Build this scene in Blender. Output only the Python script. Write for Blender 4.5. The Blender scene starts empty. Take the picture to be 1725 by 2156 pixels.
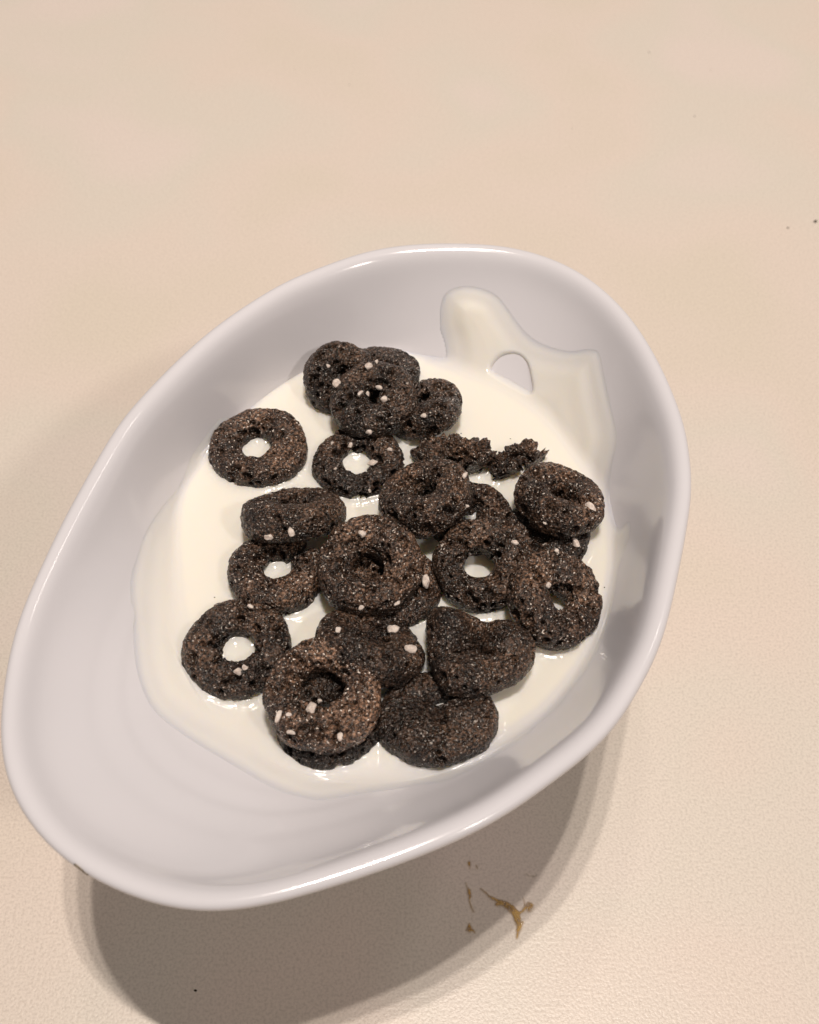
import bpy, math, random
import numpy as np
from mathutils import Vector, Matrix
from mathutils.kdtree import KDTree

MM = 0.001
scene = bpy.context.scene
COL = scene.collection

# ------------------------------------------------------------------ camera
EL = math.radians(53.0)            # the phone looks down at this angle
ZM = 46.0                          # milk level above the table (mm)
DIST = 167.0                       # phone to the middle of the milk (mm)
FPX, PCX, PCY = 2380.0, 862.5, 1078.0
CAM = np.array([0.0, -DIST * math.cos(EL), ZM + DIST * math.sin(EL)])
FW = np.array([0.0, math.cos(EL), -math.sin(EL)])
RT = np.array([1.0, 0.0, 0.0])
UP = np.cross(RT, FW)

cam_d = bpy.data.cameras.new('camera')
cam = bpy.data.objects.new('camera', cam_d)
COL.objects.link(cam)
cam.location = Vector(CAM * MM)
cam.rotation_euler = (math.pi / 2 - EL, 0, 0)
cam_d.sensor_fit = 'HORIZONTAL'
cam_d.sensor_width = 36.0
cam_d.lens = 36.0 * FPX / 1725.0
cam_d.clip_start = 0.005
cam_d.clip_end = 20.0
cam_d.dof.use_dof = True
cam_d.dof.focus_distance = 0.163
cam_d.dof.aperture_fstop = 48.0
scene.camera = cam

# ------------------------------------------------------------------ light
world = bpy.data.worlds.new('World')
scene.world = world
world.use_nodes = True
bg = world.node_tree.nodes['Background']
bg.inputs[0].default_value = (1.0, 0.93, 0.87, 1)
bg.inputs[1].default_value = 0.10


def lamp(name, loc, power, size, color, target=(0, 0, 0.02)):
    d = bpy.data.lights.new(name, 'AREA')
    d.shape = 'DISK'
    d.size = size
    d.energy = power
    d.color = color
    o = bpy.data.objects.new(name, d)
    COL.objects.link(o)
    o.location = loc
    v = Vector(target) - Vector(loc)
    o.rotation_euler = v.to_track_quat('-Z', 'Y').to_euler()
    return o


for lx, ly in ((0.015, 0.00), (0.08, -0.03), (0.145, -0.06)):
    lamp('ceiling_spot', (lx, ly, 1.6), 6.1, 0.024, (1.0, 0.91, 0.82))
lamp('ceiling_spot_side', (1.05, -0.98, 1.6), 8.6, 0.16, (1.0, 0.92, 0.84), (0, 0.05, 0))
lamp('ceiling_spot_far', (1.05, 0.75, 1.7), 1.5, 0.20, (1.0, 0.92, 0.84), (0, 0.05, 0))
sd_ = bpy.data.lights.new('far_table_fill', 'SPOT')      # added fill spot, brightens only the far part of the table
sd_.energy = 17.0
sd_.spot_size = math.radians(34)
sd_.spot_blend = 1.0
sd_.shadow_soft_size = 0.04
sd_.color = (1.0, 0.89, 0.78)
so_ = bpy.data.objects.new('far_table_fill', sd_)
COL.objects.link(so_)
so_.location = (-0.02, 0.36, 1.6)
scene.cycles.max_bounces = 7
scene.cycles.diffuse_bounces = 3
scene.cycles.glossy_bounces = 3
scene.cycles.transmission_bounces = 3

vs = scene.view_settings
vs.view_transform = 'Standard'
vs.look = 'None'
vs.gamma = 1.0
vs.use_curve_mapping = False
vs.exposure = 0.08


# ------------------------------------------------------------------ maths
def at(px, py, z):
    """the point at height z (mm) that the photograph shows at px, py"""
    d = FW + RT * (px - PCX) / FPX - UP * (py - PCY) / FPX
    return CAM + d * ((z - CAM[2]) / d[2])


def project(P):
    D = P - CAM
    w = D @ FW
    return np.stack([PCX + FPX * (D @ RT) / w, PCY - FPX * (D @ UP) / w], -1), w


def hash3(ix, iy, iz, seed):
    h = (ix.astype(np.int64) * 374761393 + iy.astype(np.int64) * 668265263
         + iz.astype(np.int64) * 2147483647 + seed * 144665) & 0xFFFFFFFF
    h = ((h ^ (h >> 13)) * 1274126177) & 0xFFFFFFFF
    h = ((h ^ (h >> 16)) * 2246822519) & 0xFFFFFFFF
    h = h ^ (h >> 15)
    return (h & 0xFFFFFF) / float(0xFFFFFF) * 2 - 1


def vnoise(P, seed=0):
    F = np.floor(P)
    t = P - F
    t = t * t * t * (t * (t * 6 - 15) + 10)
    I = F.astype(np.int64)
    out = 0
    for a in (0, 1):
        wa = t[..., 0] if a else 1 - t[..., 0]
        for b in (0, 1):
            wb = t[..., 1] if b else 1 - t[..., 1]
            for c in (0, 1):
                wc = t[..., 2] if c else 1 - t[..., 2]
                out = out + wa * wb * wc * hash3(I[..., 0] + a, I[..., 1] + b, I[..., 2] + c, seed)
    return out


def fbm(P, seed, octaves=3):
    s, amp, tot = 0, 1.0, 0
    for k in range(octaves):
        s = s + amp * vnoise(P * (2.03 ** k) + 17.3 * k, seed + k)
        tot += amp
        amp *= 0.5
    return s / tot


def smooth(x):
    x = np.clip(x, 0, 1)
    return x * x * (3 - 2 * x)


def poly_sd(Q, poly):
    """signed distance to a closed outline, positive inside"""
    poly = np.array(poly, float)
    best = np.full(len(Q), 1e18)
    inside = np.zeros(len(Q), bool)
    n = len(poly)
    for i in range(n):
        a, b = poly[i], poly[(i + 1) % n]
        e = b - a
        w = Q - a
        t = np.clip((w @ e) / (e @ e), 0, 1)
        d = w - t[:, None] * e
        best = np.minimum(best, (d * d).sum(1))
        c = ((a[1] <= Q[:, 1]) != (b[1] <= Q[:, 1]))
        if abs(e[1]) > 1e-9:
            x = a[0] + (Q[:, 1] - a[1]) / e[1] * e[0]
            inside ^= c & (Q[:, 0] < x)
    d = np.sqrt(best)
    return np.where(inside, d, -d)


def closed_spline(pts, per=8):
    P = np.array(pts, float)
    out = []
    n = len(P)
    for i in range(n):
        p0, p1, p2, p3 = P[i - 1], P[i], P[(i + 1) % n], P[(i + 2) % n]
        for k in range(per):
            t = k / per
            out.append(0.5 * (2 * p1 + (p2 - p0) * t + (2 * p0 - 5 * p1 + 4 * p2 - p3) * t * t
                              + (3 * p1 - p0 - 3 * p2 + p3) * t ** 3))
    return np.array(out)


# ------------------------------------------------------------------ object helpers
def mesh_obj(name, V, F, mat, parent=None, smooth_shade=True):
    V = np.asarray(V, np.float32)
    F = np.asarray(F, np.int32)
    me = bpy.data.meshes.new(name)
    me.vertices.add(len(V))
    me.vertices.foreach_set('co', (V * MM).ravel())
    k = F.shape[1]
    me.loops.add(F.size)
    me.loops.foreach_set('vertex_index', F.ravel())
    me.polygons.add(len(F))
    me.polygons.foreach_set('loop_start', np.arange(0, F.size, k, dtype=np.int32))
    me.polygons.foreach_set('loop_total', np.full(len(F), k, np.int32))
    me.polygons.foreach_set('use_smooth', np.full(len(F), smooth_shade, bool))
    me.update(calc_edges=True)
    me.validate()
    me.materials.append(mat)
    o = bpy.data.objects.new(name, me)
    COL.objects.link(o)
    if parent:
        o.parent = parent
    return o


def tag(o, label, cat, group=None, kind=None):
    if label:
        o['label'] = label
    if cat:
        o['category'] = cat
    if group:
        o['group'] = group
    if kind:
        o['kind'] = kind
    return o


def grid_faces(nu, nv, wrap_u=True, wrap_v=True):
    iu = np.arange(nu if wrap_u else nu - 1)
    iv = np.arange(nv if wrap_v else nv - 1)
    A, B = np.meshgrid(iu, iv, indexing='ij')
    A, B = A.ravel(), B.ravel()
    A2, B2 = (A + 1) % nu, (B + 1) % nv
    return np.stack([A * nv + B, A2 * nv + B, A2 * nv + B2, A * nv + B2], 1)


# ------------------------------------------------------------------ materials
def new_mat(name):
    m = bpy.data.materials.new(name)
    m.use_nodes = True
    nt = m.node_tree
    b = nt.nodes['Principled BSDF']
    return m, nt, b


def node(nt, kind, **kw):
    n = nt.nodes.new(kind)
    for k, v in kw.items():
        if k.startswith('i_'):
            n.inputs[k[2:].replace('_', ' ')].default_value = v
        else:
            setattr(n, k, v)
    return n


def ramp(nt, src, stops):
    r = nt.nodes.new('ShaderNodeValToRGB')
    els = r.color_ramp.elements
    while len(els) > 1:
        els.remove(els[-1])
    els[0].position, els[0].color = stops[0][0], tuple(stops[0][1]) + (1,)
    for p, c in stops[1:]:
        e = els.new(p)
        e.color = tuple(c) + (1,)
    nt.links.new(src, r.inputs[0])
    return r.outputs[0]


def mix(nt, fac, a, b, mode='MIX'):
    m = nt.nodes.new('ShaderNodeMix')
    m.data_type = 'RGBA'
    m.blend_type = mode
    for sock, v in ((m.inputs[0], fac), (m.inputs[6], a), (m.inputs[7], b)):
        if isinstance(v, bpy.types.NodeSocket):
            nt.links.new(v, sock)
        else:
            sock.default_value = v if not isinstance(v, tuple) else (tuple(v) + (1,))[:4]
    return m.outputs[2]


def coords(nt):
    return node(nt, 'ShaderNodeTexCoord').outputs['Object']


def noise(nt, co, scale, detail=2.0, rough=0.5):
    n = node(nt, 'ShaderNodeTexNoise')
    n.inputs['Scale'].default_value = scale
    n.inputs['Detail'].default_value = detail
    n.inputs['Roughness'].default_value = rough
    nt.links.new(co, n.inputs['Vector'])
    return n.outputs['Fac']


def bump(nt, height, dist, strength=1.0, normal=None):
    b = node(nt, 'ShaderNodeBump')
    b.inputs['Strength'].default_value = strength
    b.inputs['Distance'].default_value = dist
    nt.links.new(height, b.inputs['Height'])
    if normal:
        nt.links.new(normal, b.inputs['Normal'])
    return b.outputs['Normal']


def mat_table():
    m, nt, b = new_mat('laminate_table')
    co = coords(nt)
    blotch = noise(nt, co, 16.0, 2.0, 0.45)
    c1 = ramp(nt, blotch, [(0.34, (0.71, 0.62, 0.53)), (0.46, (0.735, 0.63, 0.555)), (0.56, (0.71, 0.635, 0.56)), (0.66, (0.74, 0.64, 0.58))])
    fine = noise(nt, co, 2300.0, 2.0, 0.6)
    c2 = ramp(nt, fine, [(0.30, (0.84, 0.83, 0.82)), (0.55, (1, 1, 1)), (0.75, (1.04, 1.04, 1.03))])
    col = mix(nt, 1.0, c1, c2, 'MULTIPLY')
    nt.links.new(col, b.inputs['Base Color'])
    h1 = noise(nt, co, 2300.0, 2.0, 0.55)
    n1 = bump(nt, h1, 0.00011, 0.5)
    nt.links.new(n1, b.inputs['Normal'])
    b.inputs['Roughness'].default_value = 0.36
    b.inputs['Specular IOR Level'].default_value = 0.45
    return m


def mat_bowl():
    m, nt, b = new_mat('white_melamine')
    co = coords(nt)
    v = noise(nt, co, 35.0, 2.0, 0.5)
    col = ramp(nt, v, [(0.3, (0.695, 0.67, 0.70)), (0.7, (0.725, 0.695, 0.725))])
    nt.links.new(col, b.inputs['Base Color'])
    s = noise(nt, co, 160.0, 4.0, 0.6)
    r = ramp(nt, s, [(0.35, (0.11,) * 3), (0.7, (0.17,) * 3)])
    nt.links.new(r, b.inputs['Roughness'])
    b.inputs['Specular IOR Level'].default_value = 0.5
    w = noise(nt, co, 55.0, 1.0, 0.5)
    nt.links.new(bump(nt, w, 0.0012, 0.25), b.inputs['Normal'])
    return m


def mat_scuff():
    m, nt, b = new_mat('worn_rim')
    co = coords(nt)
    v = noise(nt, co, 900.0, 3.0, 0.7)
    col = ramp(nt, v, [(0.35, (0.05, 0.035, 0.02)), (0.65, (0.30, 0.24, 0.17))])
    nt.links.new(col, b.inputs['Base Color'])
    b.inputs['Roughness'].default_value = 0.7
    return m


def mat_milk():
    m, nt, b = new_mat('milk')
    at_ = node(nt, 'ShaderNodeAttribute', attribute_name='opacity')
    col = mix(nt, at_.outputs['Fac'], (0.70, 0.675, 0.69), (0.86, 0.81, 0.725))   # a thin film lets the bowl through
    nt.links.new(col, b.inputs['Base Color'])
    b.inputs['Roughness'].default_value = 0.14
    b.inputs['Specular IOR Level'].default_value = 0.42
    b.inputs['Subsurface Weight'].default_value = 0.55
    b.inputs['Subsurface Radius'].default_value = (0.0034, 0.0028, 0.0018)
    b.inputs['Subsurface Scale'].default_value = 1.0
    return m


def mat_cereal():
    m, nt, b = new_mat('chocolate_cereal')
    co = coords(nt)
    big = noise(nt, co, 210.0, 3.0, 0.55)
    c0 = ramp(nt, big, [(0.32, (0.016, 0.0095, 0.007)), (0.50, (0.042, 0.024, 0.016)), (0.68, (0.080, 0.046, 0.030))])
    grain = noise(nt, co, 2500.0, 2.5, 0.7)
    c1 = ramp(nt, grain, [(0.39, (0.14, 0.13, 0.12)), (0.49, (0.75, 0.75, 0.75)), (0.59, (2.1, 2.1, 2.05)), (0.69, (4.3, 4.5, 4.6))])
    col = mix(nt, 1.0, c0, c1, 'MULTIPLY')
    sugar_glint = noise(nt, co, 3000.0, 1.0, 0.5)
    sf = ramp(nt, sugar_glint, [(0.675, (0, 0, 0)), (0.71, (1, 1, 1))])
    col = mix(nt, sf, col, (0.58, 0.52, 0.47))  # pale sugar specks, with their sparkle put into the colour
    oi = node(nt, 'ShaderNodeObjectInfo')
    col = mix(nt, 1.0, col, oi.outputs['Color'], 'MULTIPLY')      # drier rings are paler, soaked ones darker
    # soaked through just above the milk
    geo = node(nt, 'ShaderNodeNewGeometry')
    sep = node(nt, 'ShaderNodeSeparateXYZ')
    nt.links.new(geo.outputs['Position'], sep.inputs[0])
    ad = node(nt, 'ShaderNodeMath', operation='MULTIPLY_ADD')
    nt.links.new(noise(nt, co, 420.0, 2.0, 0.5), ad.inputs[0])
    ad.inputs[1].default_value = -0.004
    nt.links.new(sep.outputs['Z'], ad.inputs[2])
    mr = node(nt, 'ShaderNodeMapRange')
    mr.inputs['From Min'].default_value = (ZM - 1.6) * MM
    mr.inputs['From Max'].default_value = (ZM + 0.6) * MM
    nt.links.new(ad.outputs[0], mr.inputs['Value'])
    wet = mix(nt, 1.0, col, (0.36, 0.33, 0.32), 'MULTIPLY')
    col = mix(nt, mr.outputs['Result'], wet, col)
    nt.links.new(col, b.inputs['Base Color'])
    vor = node(nt, 'ShaderNodeTexVoronoi')
    vor.inputs['Scale'].default_value = 2600.0
    nt.links.new(co, vor.inputs['Vector'])
    n1 = bump(nt, grain, 0.00034, 1.0)
    n2 = bump(nt, vor.outputs['Distance'], 0.00024, 0.9, n1)
    nt.links.new(n2, b.inputs['Normal'])
    rg = ramp(nt, noise(nt, co, 1300.0, 2.0, 0.6), [(0.44, (0.12,) * 3), (0.62, (0.42,) * 3)])
    nt.links.new(rg, b.inputs['Roughness'])
    b.inputs['Specular IOR Level'].default_value = 0.5
    return m


def mat_cream():
    m, nt, b = new_mat('cream_crumb')
    co = coords(nt)
    v = noise(nt, co, 2500.0, 2.0, 0.6)
    col = ramp(nt, v, [(0.3, (0.50, 0.40, 0.35)), (0.6, (0.74, 0.64, 0.57))])
    nt.links.new(col, b.inputs['Base Color'])
    b.inputs['Roughness'].default_value = 0.55
    b.inputs['Subsurface Weight'].default_value = 0.2
    b.inputs['Subsurface Radius'].default_value = (0.0004, 0.0003, 0.0002)
    b.inputs['Subsurface Scale'].default_value = 1.0
    nt.links.new(bump(nt, v, 0.0001, 0.6), b.inputs['Normal'])
    return m


def mat_sauce():
    m, nt, b = new_mat('amber_sauce')
    co = coords(nt)
    v = noise(nt, co, 900.0, 3.0, 0.6)
    col = ramp(nt, v, [(0.3, (0.30, 0.145, 0.025)), (0.6, (0.56, 0.35, 0.11))])
    nt.links.new(col, b.inputs['Base Color'])
    b.inputs['Roughness'].default_value = 0.12
    at_ = node(nt, 'ShaderNodeAttribute', attribute_name='opacity')
    ml = node(nt, 'ShaderNodeMath', operation='MULTIPLY')
    nt.links.new(at_.outputs['Fac'], ml.inputs[0])
    nt.links.new(ramp(nt, noise(nt, co, 1800.0, 3.0, 0.6), [(0.3, (0.55,) * 3), (0.6, (1.1,) * 3)]), ml.inputs[1])
    nt.links.new(ml.outputs[0], b.inputs['Alpha'])
    nt.links.new(bump(nt, v, 0.0003, 0.6), b.inputs['Normal'])
    return m


def mat_speck():
    m, nt, b = new_mat('dark_crumb')
    co = coords(nt)
    v = noise(nt, co, 3000.0, 2.0, 0.6)
    col = ramp(nt, v, [(0.3, (0.02, 0.014, 0.009)), (0.7, (0.07, 0.045, 0.025))])
    nt.links.new(col, b.inputs['Base Color'])
    b.inputs['Roughness'].default_value = 0.6
    return m


M_TABLE, M_BOWL, M_MILK, M_CEREAL = mat_table(), mat_bowl(), mat_milk(), mat_cereal()
M_CREAM, M_SAUCE, M_SPECK, M_SCUFF = mat_cream(), mat_sauce(), mat_speck(), mat_scuff()

# ------------------------------------------------------------------ table
def build_table():
    a, t, c = 600.0, 28.0, 3.0
    rings = [(a - c, 0.0), (a - 0.3 * c, -0.3 * c), (a, -c), (a, -t)]
    V, F = [], []
    for r, z in rings:
        V += [(-r, -r, z), (r, -r, z), (r, r, z), (-r, r, z)]
    V = [(x, y + 250.0, z) for x, y, z in V]
    F.append((0, 1, 2, 3))
    for k in range(3):
        for i in range(4):
            j = (i + 1) % 4
            F.append((k * 4 + i, (k + 1) * 4 + i, (k + 1) * 4 + j, k * 4 + j))
    F.append((15, 14, 13, 12))
    o = mesh_obj('table_top', V, F, M_TABLE, None, False)
    tag(o, 'beige mottled laminate table top with fine pebbled grain', None, None, 'structure')


build_table()

# ------------------------------------------------------------------ bowl shape
H = 60.0            # rim height
ZB = 34.0           # inside bottom
LIP = 2.4          # half width of the rounded rim
RIM_PX = [(960,515),(1050,520),(1130,537),(1210,570),(1280,620),(1340,685),(1390,765),(1420,830),(1445,900),(1458,980),(1460,1040),(1450,1120),(1435,1200),(1415,1290),(1390,1370),(1350,1450),(1290,1540),(1220,1605),(1140,1665),(1050,1725),(950,1775),(850,1815),(750,1850),(650,1880),(560,1903),(480,1915),(420,1916),(350,1906),(270,1880),(200,1848),(140,1810),(90,1762),(45,1700),(18,1640),(4,1570),(5,1500),(15,1410),(35,1320),(70,1230),(110,1140),(150,1060),(200,970),(250,890),(310,820),(380,750),(450,690),(530,635),(610,590),(700,555),(780,530),(870,517)]
POOL_PX = [(690,752),(640,785),(570,825),(500,858),(440,900),(400,980),(368,1080),(348,1180),(345,1280),(362,1380),(400,1450),(460,1525),(550,1590),(650,1630),(750,1645),(870,1635),(980,1608),(1080,1558),(1170,1478),(1240,1385),(1278,1290),(1293,1200),(1296,1110),(1275,1030),(1235,960),(1195,900),(1155,855),(1115,825),(1050,782),(990,765),(930,757),(880,753),(830,742),(790,736),(740,738)]

NA = 512
TH = np.linspace(0, 2 * np.pi, NA, endpoint=False)
pool = closed_spline([at(x, y, ZM)[:2] for x, y in POOL_PX])
BC = np.array([(pool[:, 0].max() + pool[:, 0].min()) / 2, (pool[:, 1].max() + pool[:, 1].min()) / 2])
rimo = closed_spline([at(x, y, H - LIP * 0.55)[:2] for x, y in RIM_PX])


def radial(P, harmonics):
    d = P - BC
    a = np.arctan2(d[:, 1], d[:, 0]) % (2 * np.pi)
    r = np.hypot(d[:, 0], d[:, 1])
    o = np.argsort(a)
    a, r = a[o], r[o]
    a = np.concatenate([a[-8:] - 2 * np.pi, a, a[:8] + 2 * np.pi])
    r = np.concatenate([r[-8:], r, r[:8]])
    R = np.interp(TH, a, r)
    f = np.fft.rfft(R)
    k = np.arange(len(f))
    f *= np.exp(-(k / harmonics) ** 4)
    return np.fft.irfft(f, NA)


R_OUT = radial(rimo, 26) * 1.026
R_IN = R_OUT - 2 * LIP
R_POOL = radial(pool, 8)
GM = (ZM - ZB) / (H - LIP - ZB)
PEXP = np.clip(np.log(GM) / np.log(np.clip(R_POOL / R_IN, 0.3, 0.93)), 1.25, 8.0)
f_ = np.fft.rfft(PEXP)
f_ *= np.exp(-(np.arange(len(f_)) / 9.0) ** 4)
PEXP = np.fft.irfft(f_, NA)


def resample(A, n):
    t = np.linspace(0, NA, n, endpoint=False)
    return np.interp(t, np.arange(NA + 1), np.append(A, A[0]))


def inner_points(rho, n):
    """grid (len(rho), n, 3) on the inside of the bowl"""
    th = np.linspace(0, 2 * np.pi, n, endpoint=False)
    rin, p = resample(R_IN, n), resample(PEXP, n)
    z = ZB + (H - LIP - ZB) * rho[:, None] ** p[None]
    r = rho[:, None] * rin[None]
    return np.stack([BC[0] + r * np.cos(th), BC[1] + r * np.sin(th), z], -1)


def build_bowl():
    n = NA
    th = TH
    prof_r, prof_z = [], []
    rho = np.concatenate([np.linspace(0.004, 0.7, 40), np.linspace(0.71, 1.0, 50)])
    for q in rho:
        prof_r.append(q * R_IN)
        prof_z.append(ZB + (H - LIP - ZB) * q ** PEXP)
    rc = R_IN + LIP
    for k in range(1, 20):
        a = math.pi - math.pi * k / 20
        prof_r.append(rc + LIP * math.cos(a))
        prof_z.append(np.full(n, H - LIP + LIP * math.sin(a)))
    # underside: follows the inside a wall thickness further out, then the flat bottom
    WALL = 2.0
    for q in np.linspace(1.0, 0.0, 40):
        z = ZB - WALL + (H - LIP - ZB + WALL) * q
        t = q ** (1.0 / PEXP)
        low = R_OUT * 0.40 + (R_IN - R_OUT * 0.40) * t
        prof_r.append(low + (2 * LIP if q == 1 else WALL * (0.75 + 0.25 * q)))
        prof_z.append(np.full(n, z))
    for q in np.linspace(0.1, 1.0, 8):
        prof_r.append(R_OUT * 0.40 + WALL * 0.75 - 0.4 * q)
        prof_z.append(np.full(n, (ZB - WALL) * (1 - q) + 5.6 * q))
    for q in (0.9, 0.6, 0.3, 0.02):
        prof_r.append(R_OUT * 0.40 * q)
        prof_z.append(np.full(n, 5.6))
    Rr, Zz = np.array(prof_r), np.array(prof_z)
    # soften the junction of wall and rim
    i0, i1 = 66, 116
    for _ in range(40):
        Rr[i0:i1] = 0.25 * Rr[i0 - 1:i1 - 1] + 0.5 * Rr[i0:i1] + 0.25 * Rr[i0 + 1:i1 + 1]
        Zz[i0:i1] = 0.25 * Zz[i0 - 1:i1 - 1] + 0.5 * Zz[i0:i1] + 0.25 * Zz[i0 + 1:i1 + 1]
    # faint moulding steps across the long sloping end
    end = np.exp(-((((th - math.radians(232)) + np.pi) % (2 * np.pi) - np.pi) / 0.75) ** 2)
    for i, q in enumerate(rho):
        for c, w, hgt in ((0.735, 0.012, 0.05), (0.80, 0.010, 0.07), (0.875, 0.014, 0.05)):
            Zz[i] = Zz[i] + hgt * end * math.tanh((q - c) / w) * math.exp(-((q - c) / 0.05) ** 2)
    V = np.stack([BC[0] + Rr * np.cos(th), BC[1] + Rr * np.sin(th), Zz], -1)
    # moulded in a soft press: the inside is faintly uneven
    m = len(Rr)
    base = np.array([BC[0], BC[1], 0.0])
    F = grid_faces(m, n, False, True)
    Vf = V.reshape(-1, 3)
    caps = np.array([[BC[0], BC[1], ZB], [BC[0], BC[1], 5.6]])
    Vf = np.concatenate([Vf, caps])
    nb = m * n
    i = np.arange(n)
    j = (i + 1) % n
    T1 = np.stack([np.full(n, nb), i, j, j], 1)
    T2 = np.stack([np.full(n, nb + 1), (m - 1) * n + j, (m - 1) * n + i, (m - 1) * n + i], 1)
    root = bpy.data.objects.new('bowl', None)
    COL.objects.link(root)
    root.location = Vector(base * MM)
    tag(root, 'white egg-shaped melamine bowl holding milk and chocolate cereal', 'bowl')
    o = mesh_obj('bowl_body', Vf - base, F, M_BOWL, root)
    tris = []
    # close both poles with small fans
    me = o.data
    import bmesh
    bm = bmesh.new()
    bm.from_mesh(me)
    bm.verts.ensure_lookup_table()
    for k in range(n):
        for a, b, c in ((nb, k, (k + 1) % n), (nb + 1, (m - 1) * n + (k + 1) % n, (m - 1) * n + k)):
            fc = bm.faces.new((bm.verts[a], bm.verts[b], bm.verts[c]))
            fc.smooth = True
    bmesh.ops.recalc_face_normals(bm, faces=bm.faces)
    bm.to_mesh(me)
    bm.free()
    # foot the bowl stands on
    foot = []
    for s, z in ((0.40, 6.6), (0.405, 3.0), (0.40, 0.4), (0.39, 0.0), (0.36, 0.0), (0.35, 0.5), (0.345, 5.4)):
        r = R_OUT * s
        foot.append(np.stack([r * np.cos(th), r * np.sin(th), np.full(n, z)], -1))
    foot = np.array(foot)
    mesh_obj('foot_ring', foot.reshape(-1, 3), grid_faces(len(foot), n, False, True), M_BOWL, root)
    # worn, chipped spots on the near left of the rim
    rs = np.random.RandomState(5)
    for px, py, s in ((166, 1829, 0.75), (176, 1838, 0.42), (186, 1831, 0.40), (150, 1815, 0.34)):
        D = project(Vf)[0] - np.array([px, py])
        up = Vf[:, 2] > H - 3.0
        k = np.argmin((D ** 2).sum(1) + np.where(up, 0, 1e9))
        p = Vf[k] - base
        outw = np.array([math.cos(TH[k % n]), math.sin(TH[k % n]), 0.2])
        outw /= np.linalg.norm(outw)
        tang = np.array([-math.sin(TH[k % n]), math.cos(TH[k % n]), 0])
        bit = np.cross(outw, tang)
        VV, FF = chunk(rs, 1)
        VV = VV[:, :1] * tang * s * 1.5 + VV[:, 1:2] * bit * s * 0.7 + VV[:, 2:] * outw * s * 0.16
        mesh_obj('rim_chip', VV + p, FF, M_SCUFF, root)
    return root


def chunk(rs, sub=2, sharp=0.25):
    """an irregular crumb of about unit radius"""
    import bmesh
    bm = bmesh.new()
    bmesh.ops.create_icosphere(bm, subdivisions=sub, radius=1.0)
    V = np.array([v.co[:] for v in bm.verts])
    F = np.array([[v.index for v in f.verts] for f in bm.faces])
    bm.free()
    for _ in range(8):
        d = rs.normal(size=3)
        d /= np.linalg.norm(d)
        lim = rs.uniform(0.45, 0.8)
        h = V @ d
        V = V - np.outer(np.maximum(h - lim, 0), d)
    V += rs.uniform(-1, 1, V.shape) * 0.06 * sharp * 4
    return V, F


build_bowl()

# ------------------------------------------------------------------ cereal
RING_PTS = []          # world points (mm) of every piece, for the milk line
PIECES = []


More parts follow.
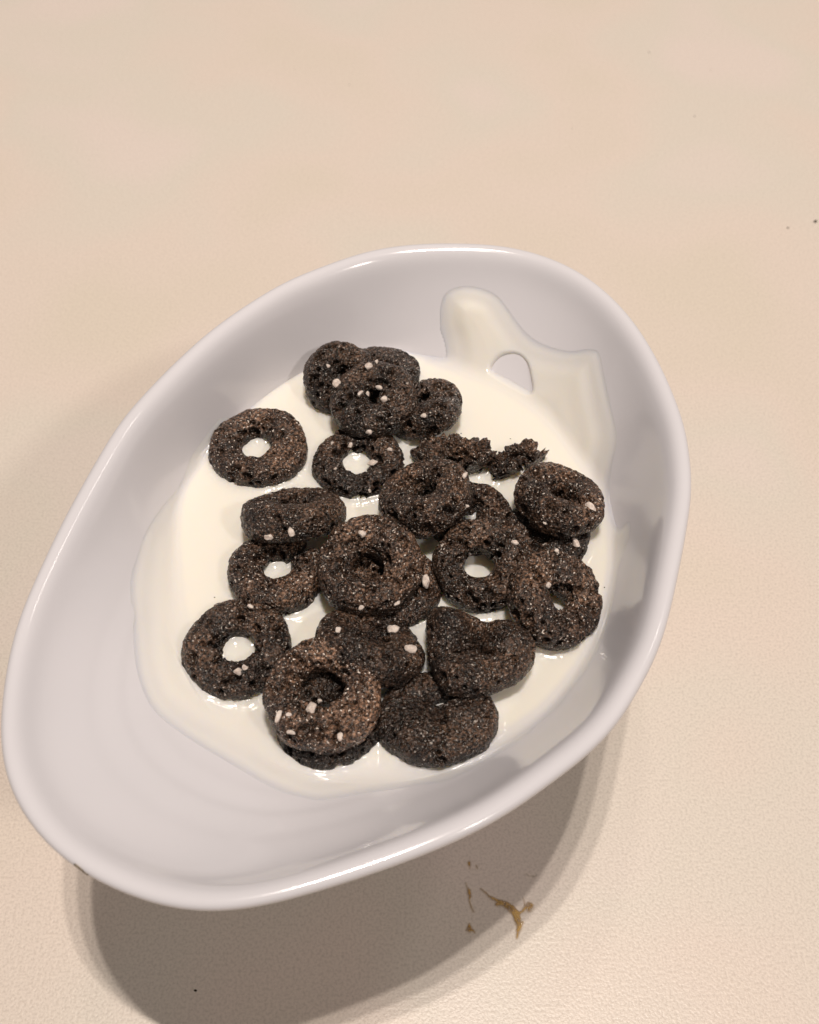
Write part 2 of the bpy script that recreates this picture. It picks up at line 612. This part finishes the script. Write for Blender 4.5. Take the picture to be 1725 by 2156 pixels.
def ring_verts(seed, D, tube, tz, arc=None, gap=0.0, ecc=0.0, ecc_a=0.0, oval=0.0, oval_a=0.0,
               lobes=(), lump=0.28, pits=70, warp=0.0, warp_a=0.0, nu=288, nv=136, ragged=0.0, cap=0.10, fill=0.0, dents=()):
    """a puffed, porous loop: D outside diameter, tube half width, tz half height (mm)"""
    rs = np.random.RandomState(seed)
    closed = arc is None
    if closed:
        u = np.linspace(0, 2 * np.pi, nu, endpoint=False)
    else:
        u = np.radians(np.linspace(arc[0], arc[1], nu))
    v = np.linspace(0, 2 * np.pi, nv, endpoint=False)
    ph = rs.uniform(0, 6.28, 8)
    wob = 0.05 * np.sin(2 * u + ph[0]) + 0.035 * np.sin(3 * u + ph[1]) + 0.025 * np.sin(5 * u + ph[2])
    a = tube * (1 + 0.6 * wob + 0.05 * np.sin(u + ph[3]) + ecc * np.cos(u - ecc_a))
    b = tz * (1 + 0.07 * np.sin(2 * u + ph[4]) + 0.05 * np.sin(3 * u + ph[5]))
    Ro = D / 2 * (1 + 0.35 * wob) * (1 + oval * np.cos(2 * (u - oval_a)))
    for la, lw, lh in lobes:
        du = (u - la + np.pi) % (2 * np.pi) - np.pi
        g = np.exp(-(du / lw) ** 2)
        Ro = Ro + lh * g
        a = a + 0.5 * lh * g
        b = b + 0.55 * max(lh, 0) * g
    if not closed:
        s = np.linspace(0, 1, nu)
        e = np.clip(np.minimum(s, 1 - s) / cap, 0.0, 1)
        k = np.sqrt(np.clip(1 - (1 - e) ** 2, 1e-4, 1))
        mid = Ro - a
        a, b = a * k, b * k
        Ro = mid + a
    if fill:
        a = Ro / 2
    R0 = Ro - a
    cv, sv = np.cos(v), np.sin(v)
    # a slightly squared-off tube
    sq = 0.74
    cx_ = np.sign(cv) * np.abs(cv) ** sq
    sx_ = np.sign(sv) * np.abs(sv) ** sq
    r = R0[:, None] + a[:, None] * cx_[None]
    z = b[:, None] * sx_[None] + 0 * r
    if fill:
        core = (cx_[None] < 0.0) & (sx_[None] > -0.02) & (r > -1)
        wr = np.clip(r / R0[:, None], 0, 1)
        z = np.where(core, np.maximum(z, fill * (b.mean() * (1 - wr) + b[:, None] * wr)), z)
    z = z + warp * np.cos(2 * (u - warp_a))[:, None]
    P = np.stack([r * np.cos(u)[:, None], r * np.sin(u)[:, None], z], -1)
    N = np.stack([cx_[None] * np.cos(u)[:, None], cx_[None] * np.sin(u)[:, None], sx_[None] + 0 * u[:, None]], -1)
    if fill:
        N = np.where(core[..., None], np.array([0, 0, 1.0]), N)
    N /= np.linalg.norm(N, axis=-1, keepdims=True) + 1e-9
    P = P.reshape(-1, 3)
    N = N.reshape(-1, 3)
    off = rs.uniform(-50, 50, 3)
    d = lump * fbm(P / 2.6 + off, seed, 2)
    d += 0.15 * fbm(P / 0.85 + off, seed + 11, 2)
    d += 0.11 * fbm(P / 0.36 + off, seed + 23, 2)
    if ragged:
        d += ragged * fbm(P / 1.5 + off, seed + 31, 3)
    # burst bubbles
    n = len(P)
    pit = np.zeros(n)
    for k in range(int(pits * 1.5)):
        c = P[rs.randint(n)]
        if fill and math.hypot(c[0], c[1]) < 1.5 and k % 12:
            continue
        rad = min(0.30 + rs.exponential(0.25), 1.0)
        dep = min(rad * rs.uniform(1.6, 2.8), 1.3)
        near = np.abs(P - c).max(1) < rad * 1.7
        Q = P[near] - c
        st = rs.normal(size=3)
        st /= np.linalg.norm(st)
        Q = Q - 0.35 * np.outer(Q @ st, st)
        q = np.sqrt((Q ** 2).sum(1)) / rad
        pit[near] = np.maximum(pit[near], dep * (1 - smooth((q - 0.55) / 0.40)))
    d -= pit
    P = P + N * d[:, None]
    for dx, dy, rx, ry, rot, dep in dents:
        ca, sa = math.cos(rot), math.sin(rot)
        ux, uy = P[:, 0] - dx, P[:, 1] - dy
        g = np.exp(-(((ux * ca + uy * sa) / rx) ** 2 + ((uy * ca - ux * sa) / ry) ** 2))
        P[:, 2] -= dep * g * np.clip((P[:, 2] + 0.6) / 1.2, 0, 1)
    return P, grid_faces(nu, nv, closed, True)


def rot_for(tilt, az, spin):
    """lean the top of the ring by tilt degrees towards azimuth az, after spinning it"""
    az_, t = math.radians(az), math.radians(tilt)
    axis = Vector((-math.sin(az_), math.cos(az_), 0))
    return Matrix.Rotation(t, 3, axis) @ Matrix.Rotation(math.radians(spin), 3, 'Z')


def piece(name, label, px, py, dz, tilt, az, spin, group, cat='cereal', tone=1.0, **kw):
    V, F = ring_verts(**kw)
    R = np.array(rot_for(tilt, az, spin))
    c = at(px, py, ZM + dz)
    o = mesh_obj(name, V, F, M_CEREAL)
    o.color = (1.2 * tone, 1.17 * tone, 1.14 * tone, 1)
    o.matrix_world = Matrix.Translation(Vector(c * MM)) @ Matrix(R.tolist()).to_4x4()
    tag(o, label, cat, group)
    W = V @ R.T + c
    RING_PTS.append(W)
    PIECES.append((o, W, R, c))
    return o


G = 'chocolate cereal rings in the milk'


def ring(label, px, py, dz, tilt, az, spin, seed, D, tube=2.65, tz=2.45, **kw):
    return piece('cereal_ring', label, px, py, dz, tilt, az, spin, G, seed=seed, D=D, tube=tube, tz=tz, **kw)


ring('brown ring lying flat by the upper left milk edge, milk in its hole', 545, 945, 0.9, 3, 200, 20, 1, 14.9, 2.6, 2.2, tone=1.25, pits=75)
ring('wet dark ring lying flat just below the top cluster', 755, 978, 0.4, 4, 250, 70, 2, 13.8, 2.4, 2.1, tone=0.75, pits=90)
ring('leaning ring at the left of the top cluster', 720, 803, 1.8, 40, 325, 10, 3, 12.9, 2.6, 2.4, tone=0.7, pits=70)
ring('ring peeping out at the very back of the top cluster', 800, 790, 0.6, 10, 90, 140, 4, 12.5, 2.5, 2.3, tone=0.75, pits=60)
ring('topmost ring of the top cluster with four cream crumbs', 788, 842, 4.6, 8, 265, 40, 5, 13.4, 3.25, 2.4, tone=0.7, pits=90, ecc=0.08, ecc_a=4.7)
ring('tilted ring at the right of the top cluster', 890, 862, 1.8, 26, 140, 80, 6, 12.9, 2.8, 2.4, tone=0.9, pits=90)
ring('ring tipped up on edge above the cracked ring, left side', 618, 1083, 3.0, 38, 92, 15, 7, 15.1, 2.75, 2.5, tone=0.95, pits=60)
ring('thick ring with a crack at its upper right, left of centre', 584, 1208, 0.9, 8, 60, 0, 8, 13.9, 2.45, 2.4, tone=1.15, pits=80, arc=(50, 398), cap=0.025)
ring('big round ring lying on top in the centre of the bowl', 778, 1192, 4.7, 9, 262, 30, 9, 14.7, 2.6, 2.45, tone=1.15, pits=85)
ring('ring mostly hidden beneath the big centre ring', 828, 1238, 0.5, 6, 300, 60, 10, 13.6, 2.3, 2.3, pits=60)
ring('lifted ring with a slanting slit hole, above the centre ring', 896, 1048, 4.6, 22, 138, 50, 11, 13.9, 2.5, 2.9, tone=1.05, pits=100)
ring('ring half covered by the slit-holed ring, right of it', 992, 1092, 0.8, 5, 20, 80, 12, 12.6, 2.7, 2.3, pits=70)
ring('ring with a dark slit hole at the right milk edge', 1178, 1052, 4.0, 20, 48, 10, 13, 13.4, 2.35, 2.4, tone=1.2, pits=85)
ring('soaked ring underneath the right edge ring', 1152, 1128, 0.4, 6, 270, 130, 14, 12.8, 3.2, 2.2, tone=0.85, pits=70)
ring('wet ring right of the centre ring, milk glinting in its hole', 1012, 1192, 2.6, 16, 262, 20, 15, 13.4, 2.35, 2.4, tone=0.85, pits=95)
ring('ring leaning at the far right beside the bowl wall', 1169, 1262, 3.0, 24, 330, 65, 16, 13.9, 2.75, 2.3, tone=1.15, pits=95)
ring('flat ring nearest the bowl lip at lower left', 500, 1368, 0.9, 3, 230, 110, 17, 14.8, 2.6, 2.25, tone=0.8, pits=85)
ring('light dusted ring lying on another ring at the bottom', 680, 1464, 4.5, 5, 285, 0, 18, 15.1, 2.5, 2.1, tone=1.5, pits=110, ecc=0.2, ecc_a=-1.57)
ring('dark soaked ring underneath the light dusted bottom ring', 692, 1515, 0.3, 4, 250, 50, 19, 14.2, 2.6, 2.3, tone=0.5, pits=60)
ring('tipped ring showing its side with three big cream crumbs', 779, 1362, 2.4, 36, 58, 40, 20, 14.7, 3.0, 2.5, tone=0.8, pits=60)
ring('misshapen heart-like ring with a bulging lobe, lower right', 1004, 1378, 3.4, 8, 80, 0, 21, 12.6, 3.3, 2.2, fill=0.7, tone=0.8, pits=80,
     lobes=((2.35, 0.42, 2.4), (0.15, 0.6, 1.4), (1.35, 0.35, -1.2), (4.2, 0.5, 0.5)),
     dents=((-0.6, 1.6, 2.9, 0.8, 0.9, 1.7), (-3.6, 4.3, 0.75, 0.5, 0.2, 1.8), (1.6, -0.3, 2.6, 1.1, -0.35, 0.7), (-4.0, 3.0, 1.8, 1.8, 0, -1.3)))
ring('dark soaked ring at the bottom partly under the heart-like ring', 919, 1512, 0.8, 9, 95, 0, 22, 15.0, 3.75, 2.2, fill=0.72, tone=0.65, pits=45, oval=0.04, dents=((0.2, 2.2, 3.0, 1.0, 0.25, 1.3), (0.5, 0.4, 4.0, 0.5, 0.15, 0.35)))

GF = 'broken cereal fragments in the milk'
piece('cereal_fragment', 'long ragged broken piece behind the slit-holed ring', 955, 1010, 0.9, 10, 270, 0, GF, seed=41, D=15.0, tube=2.5, tz=2.2,
      arc=(20, 155), ragged=1.5, pits=70, nu=220, nv=120, lump=0.5)
piece('cereal_fragment', 'small knobbly broken piece near the upper right milk', 1100, 995, 0.9, 14, 300, 0, GF, seed=47, D=10.0, tube=2.1, tz=2.0,
      arc=(35, 200), ragged=1.7, pits=60, nu=200, nv=120, lump=0.5)


# ------------------------------------------------------------------ cream crumbs stuck on the rings
BITS = [(775,767,.75,1.9),(797,757,.38,1.5),(706,804,.78,1.2),(755,824,.62,2.0),(780,824,.42,1.3),(797,812,.55,1.7),(804,836,.6,1.2),
        (888,875,.5,1.2),(696,771,.36,1.2),(772,914,.55,1.2),(743,942,.5,1.2),(779,969,.75,1.5),(817,942,.38,1.3),(700,928,.32,1.2),
        (704,982,.28,1.2),(782,1038,.34,1.4),(980,1000,.55,1.5),(988,1069,.32,1.3),(1089,1137,.58,1.4),(1248,1063,.85,1.4),
        (1216,1139,.75,1.5),(1169,1155,.36,1.2),(1143,1105,.34,1.4),(897,1221,.85,1.5),(1161,1237,.5,1.1),(993,1171,.3,1.3),
        (841,1273,.45,1.5),(611,1122,.8,1.5),(559,1135,.7,1.4),(757,1120,.65,1.2),(527,1273,.45,1.2),(756,1284,.5,1.1),
        (513,1401,.48,1.1),(500,1419,.68,1.2),(713,1323,.6,1.2),(655,1485,.85,1.3),(604,1500,.42,1.2),(583,1505,.62,2.1),
        (716,1548,.55,1.5),(608,1546,.5,2.6),(672,1472,.36,1.2),(828,1318,.9,1.1),(861,1363,.8,1.6)]


def place_bits():
    rs = np.random.RandomState(77)
    proj = []
    for o, W, R, c in PIECES:
        q, w = project(W)
        proj.append((q, w))
    for px, py, s, el in BITS:
        best = None
        for (o, W, R, c), (q, w) in zip(PIECES, proj):
            d = np.abs(q - np.array([px, py])).max(1)
            k = np.where(d < 5.0)[0]
            if len(k):
                i = k[np.argmin(w[k])]
                if best is None or w[i] < best[0]:
                    best = (w[i], o, W[i], R, c, np.array(W[k][np.argsort(w[k])[:6]]))
        if best is None:
            continue
        _, o, p, R, c, _n = best
        local = (p - c) @ R
        view = (CAM - p)
        view /= np.linalg.norm(view)
        n = view + np.array([0, 0, 0.7])
        n /= np.linalg.norm(n)
        n = n @ R
        t = np.cross(n, rs.normal(size=3))
        t /= np.linalg.norm(t)
        bt = np.cross(n, t)
        s *= 1.6
        V, F = chunk(rs, 2)
        V = np.outer(V[:, 0] * s * 0.62 * math.sqrt(el), t) + np.outer(V[:, 1] * s * 0.62 / math.sqrt(el), bt) + np.outer(V[:, 2] * s * 0.42, n)
        mesh_obj('cream_crumb', V + local + n * s * 0.12, F, M_CREAM, o, False)


place_bits()

# ------------------------------------------------------------------ milk
FILM_PX = [(470,866),(440,885),(405,930),(385,965),(370,1010),(335,1055),(300,1115),(283,1170),(274,1240),(280,1320),(287,1400),(303,1460),(332,1503),(400,1555),(500,1615),(580,1660),(640,1680),(690,1683),(800,1665),(900,1652),(960,1637),(1030,1597),(1090,1562),(1160,1502),(1230,1432),(1270,1370),(1290,1320),(1303,1270),(1313,1200),(1334,1135),(1336,1098),(1320,1088),(1300,1108),(1286,1090),(1282,1050),(1286,1000),(1303,950),(1306,910),(1292,850),(1278,790),(1266,740),(1240,731),(1200,736),(1150,726),(1115,706),(1090,672),(1052,622),(1012,602),(970,598),(936,614),(923,650),(926,690),(936,722),(937,756),(900,770),(860,860),(600,870)]
HOLE_PX = [(1041,778),(1058,757),(1084,752),(1103,766),(1112,795),(1114,824),(1085,812),(1056,795)]


def build_milk():
    nr, na = 330, 840
    rho = np.concatenate([np.linspace(0.003, 0.45, 90), np.linspace(0.453, 0.985, nr - 90)])
    B = inner_points(rho, na)
    du = np.gradient(B, axis=0)
    dv = np.roll(B, -1, 1) - np.roll(B, 1, 1)
    N = np.cross(du, dv)
    N /= np.linalg.norm(N, axis=-1, keepdims=True) + 1e-12
    N *= np.sign(N[..., 2:3] + 1e-9)
    B, N = B.reshape(-1, 3), N.reshape(-1, 3)
    q, _ = project(B)
    film = closed_spline(FILM_PX, 5)
    sd = poly_sd(q, film)
    hole = poly_sd(q, closed_spline(HOLE_PX, 5))
    # thickness of what clings to the wall: thin towards the outer edge, a rounded front
    edge = 0.22 * smooth(sd / 22.0) + 0.78 * smooth(sd / 60.0)
    thick = 0.20 + 0.14 * fbm(B / 9.0, 61, 2) + 0.5 * smooth(sd / 90.0)
    q0 = np.hypot(q[:, 0] - 985, (q[:, 1] - 655) * 0.9)
    thick += 0.45 * np.exp(-(q0 / 62) ** 2)
    thick += 0.10 * np.exp(-((sd - 20) / 10.0) ** 2) + 0.025 * np.sin(sd / 8.0 + 4 * fbm(B / 14.0, 63, 2)) * smooth(sd / 30.0)
    thick = np.maximum(thick, 0.12)
    t = np.where(sd > 0, thick * edge + 0.012, 0.012 - 0.712 * smooth(-sd / 10.0))
    hx = smooth((hole + 14.0) / 17.0)
    t = t * (1 - hx) - 0.7 * hx
    P = B + N * t[:, None]
    # the liquid itself: level, drawn up softly where it meets the wall
    k = 0.9
    lvl = ZM + 0.05 * fbm(B / 12.0, 71, 2)
    hb = smooth((hole + 6.0) / 8.0)
    # in the bare patch the wall stays dry just above the milk
    z = P[:, 2]
    h = np.clip(0.5 + 0.5 * (z - lvl) / k, 0, 1)
    zz = lvl * (1 - h) + z * h + k * h * (1 - h)
    dry = (t < 0)
    P[:, 2] = np.where(dry & (z > lvl), z, np.where(dry, np.minimum(zz, lvl + 0.25), zz))
    # creeping up the cereal
    pts = np.concatenate([W[np.abs(W[:, 2] - ZM) < 0.45][::2] for W in RING_PTS])
    kd = KDTree(len(pts))
    for i, p in enumerate(pts):
        kd.insert((p[0], p[1], 0), i)
    kd.balance()
    flat = np.where(np.abs(P[:, 2] - lvl) < 0.6)[0]
    for i in flat:
        d = kd.find((P[i, 0], P[i, 1], 0))[2]
        if d < 4.0:
            P[i, 2] += 0.62 * math.exp(-d / 0.75)
    F = grid_faces(len(rho), na, False, True)
    # keep only the part that shows above the bowl
    keepv = (t > -0.69) | (P[:, 2] > B[:, 2] + 0.05)
    F = F[keepv[F].any(1)]
    P = np.concatenate([P, [[BC[0], BC[1], ZM]]])
    c = len(P) - 1
    i = np.arange(na)
    caps = np.stack([np.full(na, c), i, (i + 1) % na, (i + 1) % na], 1)
    used = np.unique(np.concatenate([F.ravel(), [c]]))
    remap = np.full(len(P), -1)
    remap[used] = np.arange(len(used))
    o = mesh_obj('milk', P[used], remap[F], M_MILK)
    A = o.data.attributes.new('opacity', 'FLOAT', 'POINT')
    op = np.append(np.maximum(np.maximum(0.38 * smooth(sd / 16.0) + 0.45 * smooth(t / 1.0), smooth((P[:-1, 2] - B[:, 2] - 0.4) / 2.2)), 0.0), 1.0)
    A.data.foreach_set('value', op[used].astype(np.float32))
    tag(o, 'pool of cream-white milk in the bowl with a splash up the back wall', 'milk')


build_milk()

# ------------------------------------------------------------------ crumbs and smears on the table
def speck(label, px, py, z, s, seed, name, cat, group):
    rs = np.random.RandomState(seed)
    V, F = chunk(rs, 2)
    V = V * np.array([s * rs.uniform(0.8, 1.2), s * rs.uniform(0.6, 1.0), s * 0.6])
    p = at(px, py, z)
    p[2] = z + s * 0.35
    o = mesh_obj(name, V, F, M_SPECK, None, False)
    o.location = Vector(p * MM)
    tag(o, label, cat, group)


TS = [('largest dark crumb, at the right edge of the table', 1717, 467, .62), ('dark crumb just left of the largest one', 1659, 480, .36),
      ('small dark speck on the table near the upper right corner', 1367, 110, .27), ('faint brown speck on the table right of the bowl top', 1463, 245, .22),
      ('tiny brown speck on the table above the bowl, right of middle', 1205, 271, .17), ('tiny speck on the table above the bowl, left of middle', 736, 178, .17),
      ('leftmost tiny speck above the bowl', 620, 146, .15), ('black speck inside the bowl shadow at the bottom', 412, 2086, .26),
      ('tiny speck at upper right between two others', 1497, 147, .15)]
for i, (l, x, y, s) in enumerate(TS):
    speck(l, x, y, 0.0, s, 300 + i, 'table_crumb', 'crumb', 'dark crumbs on the table')
MS = [('speck floating right of the top cluster', 971, 913, .12), ('speck floating above the knobbly fragment', 1075, 924, .11),
      ('speck floating at the front milk edge', 950, 1609, .12), ('speck floating by the right bowl wall', 1273, 1237, .12),
      ('speck floating at the left, beside the cracked ring', 452, 1258, .12), ('speck floating right of the flat lower left ring', 640, 1305, .10)]
for i, (l, x, y, s) in enumerate(MS):
    speck(l, x, y, ZM + 0.03, s, 340 + i, 'milk_speck', 'speck', 'dark specks floating on the milk')


def zp(x, y):                       # position in the close view of the smears
    return at((1650 + x * 400 / 1725.0) * 0.575, (3100 + y * 400 / 1725.0) * 0.575, 0.0)[:2]


def smear(label, strokes, seed, name='sauce_smear', cat='stain', mat=None, hmax=0.22):
    """a thin raised film: strokes are lists of (x, y, half width)"""
    rs = np.random.RandomState(seed)
    segs = []
    for st in strokes:
        pts = [(zp(x, y), w * 0.0125 + 0.03) for x, y, w in st]
        if len(pts) == 1:
            segs.append((pts[0][0], pts[0][0] + np.array([0.01, 0]), pts[0][1], pts[0][1]))
        for (a, wa), (b, wb) in zip(pts[:-1], pts[1:]):
            segs.append((a, b, wa, wb))
    allp = np.array([s[0] for s in segs] + [s[1] for s in segs])
    lo, hi = allp.min(0) - 1.6, allp.max(0) + 1.6
    st = 0.04
    nx, ny = int((hi[0] - lo[0]) / st) + 2, int((hi[1] - lo[1]) / st) + 2
    X, Y = np.meshgrid(lo[0] + st * np.arange(nx), lo[1] + st * np.arange(ny), indexing='ij')
    Q = np.stack([X.ravel(), Y.ravel()], 1)
    Q3 = np.concatenate([Q, np.zeros((len(Q), 1))], 1)
    jit = np.stack([fbm(Q3 / 0.55, seed, 2), fbm(Q3 / 0.55 + 9, seed + 3, 2)], 1) * 0.09
    QQ = Q + jit
    h = np.full(len(Q), -1.0)
    for a, b, wa, wb in segs:
        e = b - a
        t = np.clip(((QQ - a) @ e) / (e @ e), 0, 1)
        d = np.sqrt(((QQ - a - t[:, None] * e) ** 2).sum(1))
        w = wa + (wb - wa) * t
        v = 1 - d / np.maximum(w, 0.02)
        h = np.maximum(h, v * np.minimum(w / 0.5, 1.6))
    rough = fbm(Q3 / 0.3, seed + 7, 2)
    z = np.where(h > 0, hmax * np.sqrt(np.clip(h, 0, 2)) * (1 + 0.35 * rough), -0.05)
    F = grid_faces(nx, ny, False, False)
    on = h > 0
    F = F[on[F].any(1)]
    if not len(F):
        return
    P = np.concatenate([Q, z[:, None]], 1)
    c = np.array([allp[:, 0].mean(), allp[:, 1].mean(), 0])
    used = np.unique(F)
    remap = np.full(len(P), -1)
    remap[used] = np.arange(len(used))
    o = mesh_obj(name, P[used] - c, remap[F], mat or M_SAUCE)
    A = o.data.attributes.new('opacity', 'FLOAT', 'POINT')
    A.data.foreach_set('value', (0.06 + 0.74 * smooth(h[used] / 0.9)).astype(np.float32))
    o.location = Vector(c * MM)
    tag(o, label, cat, 'brown sauce smears in front of the bowl')


smear('branching glossy amber smear with a wet droplet at one tip',
      [[(470, 670, 14), (550, 730, 22), (630, 810, 28), (720, 850, 34), (800, 890, 45), (900, 940, 55), (980, 1010, 60), (1040, 1080, 60), (1060, 1180, 52),
        (1090, 1260, 48), (1070, 1340, 36), (1050, 1460, 18)],
       [(740, 920, 36), (800, 900, 40)], [(1050, 1080, 40), (1130, 1030, 24), (1180, 980, 30), (1240, 950, 66)], [(1240, 1010, 36)],
       [(1135, 800, 9), (1165, 880, 14), (1180, 950, 22)], [(1100, 1250, 40), (1140, 1200, 22)]], 1, hmax=0.34)
smear('thin brown streak left of the branching smear', [[(240, 580, 16), (255, 640, 14), (290, 700, 34), (305, 790, 32), (290, 850, 18), (320, 940, 20), (370, 1040, 17)]], 2)
smear('small brown blot at the lower left of the smears', [[(300, 1220, 22), (300, 1310, 46), (350, 1330, 26), (385, 1375, 14)], [(250, 1330, 20), (300, 1300, 30)]], 3)
smear('pale brown dab nearest the bowl rim', [[(295, 250, 30), (300, 310, 24), (300, 350, 12)], [(400, 300, 18), (425, 350, 14)]], 4, hmax=0.12)
smear('thin curled fibre above the branching smear', [[(1195, 430, 9), (1230, 460, 10), (1290, 470, 11), (1345, 470, 10), (1360, 450, 9)]], 5, 'fibre', 'fibre', M_SAUCE, 0.2)
